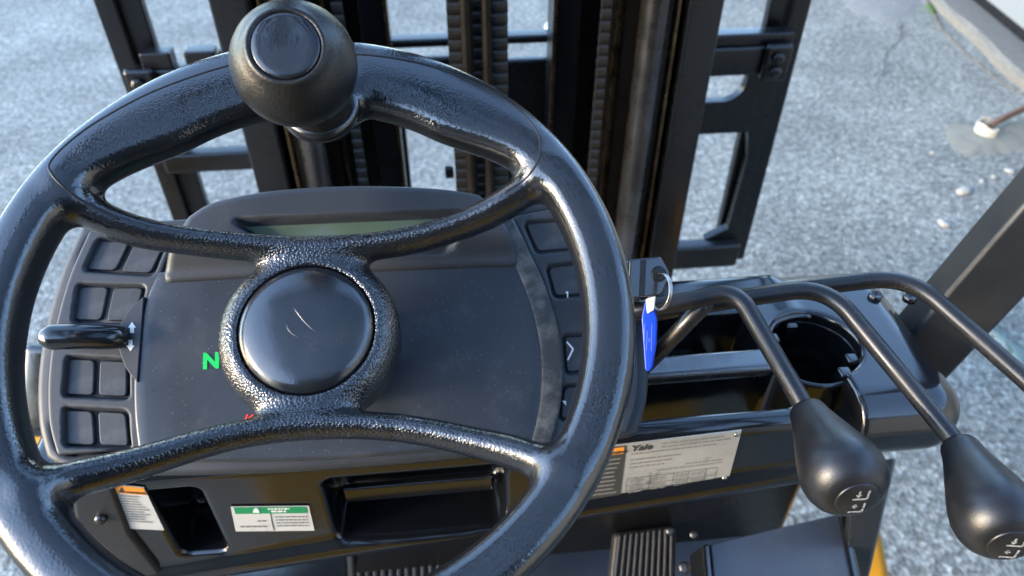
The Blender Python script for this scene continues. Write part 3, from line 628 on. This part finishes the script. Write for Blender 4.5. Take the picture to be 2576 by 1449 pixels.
icon('warning_triangle', [[(298, 1238), (306, 1225), (311, 1239)]], M['print'], W1, .0018, FP)
lines('label_text', FP, S1, [(.22+.058*i, .1, .9-.3*random.random(), .026) for i in range(11)], .0015, M['print_mid'], W1, 11)
S2 = [(580, 1275), (777, 1273), (791, 1335), (593, 1337)]
W2 = quad('info_label', FP, S2, .0012, M['sticker'], FL)
quad('label_band', FP, [(588, 1277), (770, 1275), (773, 1291), (592, 1293)], .0015, M['green'], W2, th=.0002)
lines('band_text', FP, [(588, 1277), (770, 1275), (773, 1291), (592, 1293)], [(.15, .46, .76, .25), (.55, .5, .72, .25)], .0017, M['white'], W2, 4)
icon('band_icon', [[(636, 1290), (638, 1282), (644, 1278), (650, 1282), (653, 1290)]], M['white'], W2, .0018, FP)
lines('label_text', FP, S2, [(.4+.12*i, .53, .95, .05) for i in range(4)]+[(.78, .07, .42, .06), (.55, .30, .42, .06)], .0015, M['print_mid'], W2, 13)
quad('label_divider', FP, [(679, 1293), (681, 1293), (690, 1334), (688, 1334)], .0015, M['print'], W2, th=.0002)

# ---- lower cowl, pedals, floor
MB().box(rel(-.36, .10, -.99), rel(.40, .62, -.95)).build('floor_plate', M['kick'], FL, bevel=.004)
MB().box(rel(-.36, .62, -.95), rel(.44, .64, -.78)).build('bulkhead', M['steel_black'], FL)
MB().box(rel(-.24, .44, -.80), rel(.375, .47, -.465)).build('cowl_back', M['steel_black'], FL, bevel=.01)
def ribbed(name, Q, z, th, nr, m, tilt=0):
    pl = Plane(rel(0, 0, z), nrm(0, 90-tilt)); 
    if tilt: pl = Plane(on_z(Q[0][0], Q[0][1], CAM[2]+z), nrm(0, 90-tilt))
    B_ = plate(name, pl, Q, 0, th, m, FL, r=12, bevel=.003)
    Q = np.array(Q, float)
    for i in range(nr):
        a, b_ = (i+.28)/nr*.94+.03, (i+.78)/nr*.94+.03
        q = [Q[0]+(Q[1]-Q[0])*a, Q[0]+(Q[1]-Q[0])*b_, Q[3]+(Q[2]-Q[3])*b_, Q[3]+(Q[2]-Q[3])*a]
        c = np.mean(q, 0); q = [p+(c-p)*[0, .04] for p in q]
        plate('tread_rib', pl, q, .004, .005, m, B_, bevel=.001)
    return B_
ribbed('brake_pedal', [(765, 1388), (1260, 1362), (1285, 1560), (745, 1570)], -.80, .02, 24, M['rubber_mat'], 25)
ribbed('accelerator_pedal', [(1548, 1343), (1702, 1322), (1700, 1580), (1520, 1590)], -.74, .02, 10, M['rubber_mat'], 35)
KP = Plane(on_z(1960, 1380, CAM[2]-.66), nrm(49, 71))
KK = plate('side_panel', KP, [(1788, 1368), (2110, 1292), (2175, 1600), (1812, 1620)], 0, .03, mat('grey_floor_paint', (.075, .085, .105), .32, bump=('n', 200, .1, .001), rvar=(14, .25, .45), dust=(30, (.12, .125, .13), .5, .85)), FL, r=10, bevel=.004)
plate('panel_edge', KP, [(1768, 1372), (1786, 1366), (1810, 1620), (1790, 1620)], .004, .03, M['gloss'], KK, bevel=.002)
plate('panel_edge', KP, [(2113, 1290), (2132, 1284), (2200, 1600), (2178, 1602)], .004, .03, M['gloss'], KK, bevel=.002)
for x, y, r in ((1685, 1336, .005), (1745, 1345, .005), (1722, 1428, .007)):
    p = at_depth(x, y, .80); MB().lathe([(r, -.01), (r, .004), (r*.8, .007), (0, .007)], p, -ray(x, y), 6).build('pedal_bolt', M['chrome_rod'], FL, bevel=.001)
# right leg of the guard below the cowl, yellow fender beyond
MB().hexa([at_depth(2118, 1620, .86), at_depth(2150, 1620, .86), at_depth(2120, 1620, .95), at_depth(2090, 1620, .95), at_depth(2140, 1180, .66), at_depth(2250, 1150, .66), at_depth(2256, 1150, .74), at_depth(2160, 1170, .74)]).build('guard_leg', M['post'], FL, bevel=.004)
MB().hexa([at_depth(2170, 1620, 1.02), at_depth(2270, 1620, 1.02), at_depth(2250, 1600, 1.2), at_depth(2150, 1600, 1.2), at_depth(2150, 1280, .96), at_depth(2208, 1305, .96), at_depth(2202, 1290, 1.15), at_depth(2140, 1270, 1.15)]).build('fender', M['yellow'], FL, bevel=.01)
MB().lathe([(.007, -.01), (.007, .003), (.004, .006), (0, .006)], at_depth(2146, 1388, .80), -ray(2146, 1388), 12).build('pedal_bolt', M['zinc'], FL, smooth=True)
MB().prism([rel(-.20, .300, -.575), rel(-.20, .330, -.545), rel(-.20, .44, -.535), rel(-.20, .44, -.60)], (.105, 0, 0)).build('kick_panel', M['cowl'], FL, bevel=.008, seg=3)
MB().hexa([at_depth(40, 1330, .95), at_depth(150, 1330, .95), at_depth(150, 1330, 1.2), at_depth(40, 1330, 1.2), at_depth(60, 985, .9), at_depth(128, 1060, .9), at_depth(128, 1060, 1.15), at_depth(60, 985, 1.15)]).build('fender', M['yellow'], FL, bevel=.01)
MB().hexa([at_depth(30, 1100, .88), at_depth(150, 1100, .88), at_depth(150, 1100, .98), at_depth(30, 1100, .98), at_depth(50, 862, .86), at_depth(150, 868, .86), at_depth(150, 868, .96), at_depth(50, 862, .96)]).build('side_lamp', M['gloss'], FL, bevel=.012, seg=3)
# left lower side: bracket with a bolt, behind the lower left of the rim
MB().prism([on_y(x, y, .299) for x, y in [(170, 1185), (276, 1200), (330, 1345), (420, 1460), (300, 1500), (190, 1360)]], (0, .06, 0)).build('side_bracket', M['post'], FL, bevel=.004)
MB().lathe([(.004, -.004), (.004, .002), (.003, .004), (0, .004)], on_y(255, 1302, .2988), (0, -1, .2), 16).build('bracket_bolt', M['chrome_rod'], FL, smooth=True)

# ---- hydraulic levers
RODR = .0054
def lever(P, kn0, kn1, name='hydraulic_lever'):
    L_ = MB().tube(fillet(P, .022, 12), RODR, 20).build(name, M['lever'], FL, smooth=True)
    if kn0 is not None:
        ax = nz(kn1-kn0); ln = np.linalg.norm(kn1-kn0); s = ln/.066
        pr__ = [(.0066, -.003), (.0092, -.0025), (.0099, .0), (.0108, .006), (.0128, .015), (.0155, .026), (.0182, .037), (.0201, .046), (.0209, .053), (.0204, .060), (.0184, .066), (.0156, .0700), (.0130, .0722), (.0110, .0729), (.006, .0736), (0, .0738)]
        MB().lathe([(r, h*s) for r, h in pr__], kn0, ax, 48).build('lever_knob', M['lknob'], L_, smooth=True)
    return L_, (nz(kn1-kn0) if kn0 is not None else None)
n1a, n1b = at_depth(2033, 1040, .395), at_depth(2143, 1232, .352)
n2a, n2b = at_depth(2416, 1128, .395), at_depth(2530, 1345, .352)
L1, ax1 = lever([at_depth(1500, 797, .437), at_depth(1720, 760, .430), at_depth(1852, 729, .425), n1a, n1a+(n1b-n1a)*.2], n1a, n1b)
L1b = MB().tube([at_depth(1560, 985, .52), at_depth(1665, 878, .478), at_depth(1775, 762, .4315)], RODR*.98, 20).build('lever_brace', M['lever'], L1, smooth=True)
L2, ax2 = lever([at_depth(1500, 810, .46), at_depth(1760, 768, .452), at_depth(2080, 719, .44), n2a, n2a+(n2b-n2a)*.2], n2a, n2b)
L3, _ = lever([at_depth(1500, 815, .49), at_depth(1900, 740, .475), at_depth(2285, 694, .452), at_depth(2640, 1010, .41), at_depth(2800, 1150, .395)], None, None)
# knob end caps with the lift pictogram
for Lk, a, bpt, axk, lo_ in ((L1, n1a, n1b, ax1, (2145, 1262)), (L2, n2a, n2b, ax2, (2530, 1395))):
    e = a+axk*(np.linalg.norm(bpt-a)/.066*.0735); kp_ = Plane(e, axk)
    MB().lathe([(.0108, -.0015), (.0108, .0), (.0100, .0004), (.006, .0008), (0, .0010)], e, axk, 32).build('knob_cap', M['lknob'], Lk, smooth=True)
    def S(u, v): return e+axk*.0012+ixx*u+iyy*v
    ixx = nz(rt-axk*(rt@axk)); iyy = np.cross(axk, ixx)
    b = MB()
    def st(u0, v0, u1, v1, w_=.0011):
        d = nz([u1-u0, v1-v0]); p = np.array([-d[1], d[0]])*w_/2
        b.add([S(u0+p[0], v0+p[1]), S(u1+p[0], v1+p[1]), S(u1-p[0], v1-p[1]), S(u0-p[0], v0-p[1])], [(0, 1, 2, 3)])
    def tri(u, v, s): b.add([S(u-.0016, v), S(u+.0016, v), S(u, v+s)], [(0, 1, 2)])
    for dv, sg in ((.0042, -1), (-.0048, 1)):
        st(.0035, dv+.0034, .0035, dv-.0026); st(.0035, dv-.0026, -.0035, dv-.0026)
        st(-.001, dv+.003, -.001, dv); tri(-.001, dv+(.001 if sg > 0 else .0005), .0022*sg)
    b.build('pictogram', M['worn_white'], Lk)

# ---- mast and carriage ahead of the panel
ZB, ZT = -1.45, .9
def vbox(name, x0, x1, y0, y1, m, parent=FL, z0=ZB, z1=ZT, bevel=.004): return MB().box(rel(x0, y0, z0), rel(x1, y1, z1)).build(name, m, parent, bevel=bevel)
def channel(name, sx, xo, wid, y0, y1, t, m, z0=ZB, z1=ZT):
    """C-section mast rail: web outside, flanges inward"""
    xs = lambda d: MX+sx*(xo-d)
    pts = [(0, y0), (wid, y0), (wid, y0+t), (t, y0+t), (t, y1-t), (wid, y1-t), (wid, y1), (0, y1)]
    return MB().prism([rel(xs(a), b_, z0) for a, b_ in pts], (0, 0, z1-z0)).build(name, m, FL, bevel=.004)
for sx in (-1, 1):
    OC = channel('outer_mast_rail', sx, .307, .045, .88, 1.02, .016, M['steel_black'])
    channel('inner_mast_rail', sx, .258, .05, .895, 1.02, .014, M['rail'])
    MB().tube([rel(MX+sx*.222, .885, ZB), rel(MX+sx*.222, .885, ZT)], .017, 28).build('lift_cylinder', M['chrome_rod'], FL, smooth=True)
    vbox('carriage_rail', MX+sx*.205-.012, MX+sx*.205+.012, .93, 1.05, M['rail'])
    vbox('carriage_post', MX+sx*.134-.02, MX+sx*.134+.02, 1.0, 1.06, M['steel_black'])
    vbox('roller_glint_strip', MX+sx*.19-.004, MX+sx*.19+.004, .926, .945, M['warm_glint'])  # rail strip with the warm highlight put into its colour
    vbox('glint_strip', MX+sx*.2525-.0035, MX+sx*.2525+.0035, .889, .896, M['warm_glint'], bevel=.002)  # thin strips added as gold highlight streaks along the rail edges
    vbox('glint_strip', MX+sx*.115-.003, MX+sx*.115+.003, .992, 1.0, M['warm_glint'], bevel=.002)
    vbox('mast_guard_plate', MX+sx*.185-.035, MX+sx*.185+.035, 1.055, 1.07, M['steel_black'])
# leaf chains, every link plate its own piece
def chain(x, y, z0, z1, wdt, pitch=.0155):
    core = vbox('lift_chain', x-wdt*.32, x+wdt*.32, y+.004, y+.010, M['chain'], z0=z0, z1=ZT, bevel=0)
    bm = MB(); r = pitch*.5
    prof = [(r*.62*math.cos(t), r*1.02*math.sin(t)) for t in np.linspace(0, 2*math.pi, 10, endpoint=False)]
    first = None; k = 0; z = z0
    while z < z1:
        if first is None:
            P = [rel(x-wdt/2, y+a, z+b_) for a, b_ in prof]
            first = MB().prism(P, (wdt, 0, 0)).build('chain_link', M['chain'], core); o = first
        else:
            o = first.copy(); COL.objects.link(o); o.parent = core; o.location = Vector(WLOC[first.name]+[0, 0, z-z0]-WLOC[core.name])
        z += pitch; k += 1
chain(.021, .90, -.66, -.10, .016); chain(.052, .91, -.66, -.10, .014); chain(.078, .90, -.66, -.10, .020)
chain(.215, .915, -.85, -.10, .013); chain(MX*2-.215, .915, -.66, -.10, .013)
MB().tube([rel(.036, .895, ZB), rel(.036, .895, ZT)], .0065, 16).build('hydraulic_hose', M['rail'], FL, smooth=True)
MB().tube([rel(.062, .895, ZB), rel(.062, .895, ZT)], .0065, 16).build('hydraulic_hose', M['rail'], FL, smooth=True)
vbox('chain_backing', .022, .082, .935, .95, M['steel_black'])
# cross bars and plates of the carriage (Y about 1.1)
def ybox(name, x0, y0, x1, y1, Y, d, m, bevel=.004, parent=FL):
    """member spanning picture box (x0,y0)-(x1,y1) in the upright plane at distance Y"""
    a, b_ = on_y((x0+x1)/2, y0, Y), on_y((x0+x1)/2, y1, Y); p, q = on_y(x0, (y0+y1)/2, Y), on_y(x1, (y0+y1)/2, Y)
    return MB().box((p[0], Y, b_[2]), (q[0], Y+d, a[2])).build(name, m, parent, bevel=bevel)
ybox('carriage_cross_bar', 930, 95, 1480, 116, 1.10, .03, M['steel_black'])
ybox('carriage_plate', 1262, 150, 1480, 520, 1.09, .02, M['steel_black'])
ybox('carriage_plate', 690, 155, 1150, 325, 1.09, .02, M['steel_black'])
ybox('carriage_plate', 700, 320, 1030, 520, 1.088, .02, M['steel_black'])
ybox('fork_latch', 1370, 62, 1424, 108, 1.12, .03, M['zinc'], .012)
ybox('hose_clip', 1120, 425, 1142, 450, .96, .01, M['steel_black'], .002)
# load backrest: two uprights and fork bars, both sides
def upright(sx, xo):
    p = on_y(xo, 0, 1.15)[0]
    a = MB().prism([rel(p, 1.15, -.95), rel(p-sx*.030, 1.15, -.95), rel(p-sx*.030, 1.165, -.95), rel(p-sx*.062, 1.165, -.95), rel(p-sx*.062, 1.185, -.95), rel(p, 1.185, -.95)], (0, 0, .95+.6))
    return a.build('backrest_upright', M['steel_black'], FL, bevel=.003)
upright(-1, 232); upright(1, 2044)
XL, XR = on_y(232, 0, 1.15)[0], on_y(2044, 0, 1.15)[0]
def fork_bar(z0, z1, name='fork_bar'):
    for (x0, x1) in ((XL+.03, MX-.16), (MX+.16, XR-.03)):
        o = MB().box(rel(x0, 1.115, z0), rel(x1, 1.15, z1)).build(name, M['steel_black'], FL, bevel=.006)
fork_bar(-.525, -.475); fork_bar(-.94, -.885)
MB().prism([rel(a, 1.12, b_) for a, b_ in [(XR-.03, -.455), (XR-.20, -.455), (XR-.20, -.475), (XR-.03, -.475)]], (0, .03, 0)).build('notched_strip', M['steel_black'], FL, bevel=.003)
for i, x in enumerate((XL+.05, XL+.115, XL+.165)):
    MB().box(rel(x, 1.12, -.476), rel(x+.045, 1.15, -.450)).build('bar_tooth', M['steel_black'], FL, bevel=.003)
for sx, xx in ((-1, XL+.045), (1, XR-.06)):
    MB().box(rel(xx-.02, 1.10, -.53), rel(xx+.025, 1.118, -.468)).build('bar_bracket', M['steel_black'], FL, bevel=.006)
    for dz in (-.51, -.487): MB().lathe([(.010, 0), (.010, .008), (.006, .011), (0, .011)], rel(xx, 1.10, dz), (0, -1, 0), 6).build('bracket_bolt', M['steel_black'], FL, bevel=.001)
# gusset plates with the half-round cut, inboard of the uprights
def gusset(sx, X):
    pts = [(X-sx*.03, -.525), (X-sx*.155, -.525), (X-sx*.155, -.545)]
    q_ = on_y(1832, 206, 1.14); c = (q_[0], q_[2]-CAM[2]); pts[-1] = (X-sx*.155, c[1]+.037)
    for t in np.linspace(90, -90, 16): t = math.radians(t); pts.append((c[0]+sx*.034*math.cos(t), c[1]+.037*math.sin(t)))
    pts.append((X-sx*.155, c[1]-.037))
    pts += [(X-sx*.155, -.645), (X-sx*.06, -.645), (X-sx*.05, -.70), (X-sx*.055, -.86), (X-sx*.10, -.885), (X-sx*.03, -.885)]
    MB().prism([rel(a, 1.14, b_) for a, b_ in pts], (0, .02, 0)).build('gusset_plate', M['steel_black'], FL, bevel=.002)
gusset(1, XR); 
MB().box(rel(XL+.03, 1.12, -.66), rel(MX-.16, 1.15, -.625)).build('fork_bar', M['steel_black'], FL, bevel=.005)
# front right post of the overhead guard, leaning back past the camera
pA, pB = at_depth(2240, 960, .66), at_depth(2905, 215, .50)
pB = pA+(pB-pA)*((CAM[2]+.50-pA[2])/(pB[2]-pA[2])); ax_ = nz(pB-pA); sx_ = nz(np.cross(ax_, fw)); sy_ = np.cross(sx_, ax_)
def post_q(p, w1, d1): return [p-sx_*w1-sy_*d1, p+sx_*w1-sy_*d1, p+sx_*w1+sy_*d1, p-sx_*w1+sy_*d1]
MB().hexa(post_q(pA-ax_*.05, .026, .02)+post_q(pB, .026, .02)).build('guard_post', M['post'], FL, bevel=.005)

# ---- the key in the ignition, its ring and tag: things of their own
KY = Plane(at_depth(1630, 700, .405), nrm(10, 42))
key = plate('ignition_key', KY, rquad([(1585, 652), (1664, 645), (1688, 690), (1664, 742), (1580, 752)], 8), .002, .004, M['gloss'], None, bevel=.001, label='black plastic headed ignition key beside the steering wheel', cat='key')
icon('moulded_panel', [[(1612, 655), (1626, 653), (1622, 744), (1608, 745)]], M['dark'], key, .0023, KY)
MB().tube([KY.at(1585, 700, -.001), KY.at(1545, 704, -.002)], .003, 12).build('key_blade', M['zinc'], key, smooth=True)
MB().lathe([(.0045, 0), (.0042, .0006), (.003, .0006), (0, .0004)], KY.at(1658, 689, .0022), KY.n, 16).build('key_eye', M['dark'], key, smooth=True)
MB().lathe([(.013, -.02), (.013, .0), (.011, .002), (0, .002)], KY.at(1570, 712, -.012), KY.n, 24).build('ignition_switch', M['gloss'], FL, smooth=True)
rc_ = KY.at(1661, 734, .004); ru_ = nz(KY.at(1664, 690, .004)-KY.at(1660, 778, .004)); rv_ = nz(.25*KY.ex+.97*KY.n); rl_ = .0100
ring = MB()
for off in (-.0006, .0006):
    sd_ = np.cross(ru_, rv_)
    ring.loop([rc_+ru_*rl_*math.cos(t)+rv_*rl_*.9*math.sin(t)+sd_*off for t in np.linspace(0, 2*math.pi, 40, endpoint=False)], .0006, 8)
ring.build('key_ring', M['zinc'], label='thin steel split ring hanging from the ignition key', cat='key ring', smooth=True)
TP = Plane(KY.at(1636, 830, .001), nrm(-35, 38))
tag = plate('key_tag', TP, rquad([(1622, 756), (1636, 752), (1651, 800), (1650, 860), (1640, 925), (1632, 936), (1622, 930), (1613, 800)], 4), .001, .0035, M['blue'], None, bevel=.0008, label='bright blue plastic key tag hanging under the white clip', cat='key tag')
b = MB()
for i in range(4): b.prism([TP.at(*p, .0013) for p in bar(1622+i*6, 815+(i%3)*18, 1620+i*6, 860+(i%2)*22, 1.0)], -TP.n*.0003)
b.build('tag_writing', mat('tag_ink', (.16, .25, .62), .4), tag)
MB().hexa([TP.at(1628, 790, -.004), TP.at(1646, 780, -.004), TP.at(1646, 780, .003), TP.at(1628, 790, .003), TP.at(1624, 752, -.004), TP.at(1650, 744, -.004), TP.at(1650, 744, .003), TP.at(1624, 752, .003)]).build('tag_clip', M['clip'], tag, bevel=.0008)

# ---- overhead guard roof bars and seat: the rest of the truck round the driver, seen only in reflections, plus an added rear panel
for x in np.linspace(-.42, .52, 8): MB().box(rel(x-.034, -.75, .52), rel(x+.034, .42, .57)).build('roof_bar', M['post'], FL, bevel=.004)
MB().box(rel(-.48, .40, .50), rel(.58, .45, .58)).build('roof_frame', M['post'], FL, bevel=.006)
MB().box(rel(-.48, -.80, .50), rel(.58, -.75, .58)).build('roof_frame', M['post'], FL, bevel=.006)
MB().box(rel(-.46, -.80, -.62), rel(.56, -.78, .50)).build('dark_reflection_panel', M['post'], FL, bevel=.006)  # added unseen panel, keeps reflections in driver-facing parts dark
MB().box(rel(-.19, -.72, -.60), rel(.29, -.18, -.48)).build('seat_cushion', M['vinyl'], FL, bevel=.04, seg=4)
MB().box(rel(-.20, -.66, -.50), rel(.30, -.52, .22)).build('seat_backrest', M['vinyl'], FL, bevel=.04, seg=4)
MB().box(rel(-.40, -1.6, -1.35), rel(.50, -.24, -.62)).build('engine_hood', M['yellow'], FL, bevel=.03, seg=3)

# ---- unseen dark wall added behind the truck for its glossy parts to mirror
WH = empty('reflection_wall', (4, -7.2, 0), 'unseen dark wall added behind the truck, mirrored in its glossy black parts', 'reflection wall')
MB().box((-8, -7.4, 0), (20, -7.0, 5.0)).build('reflection_wall_face', mat('reflection_wall_paint', (.05, .05, .052), .7), WH)
MB().box((-8.1, -7.5, 5.0), (20.1, -6.9, 5.2)).build('reflection_wall_top', M['post'], WH)
for x in (-4, 3, 11): MB().box((x, -7.03, .3), (x+3.2, -6.98, 3.6)).build('reflection_wall_panel', M['kick'], WH)
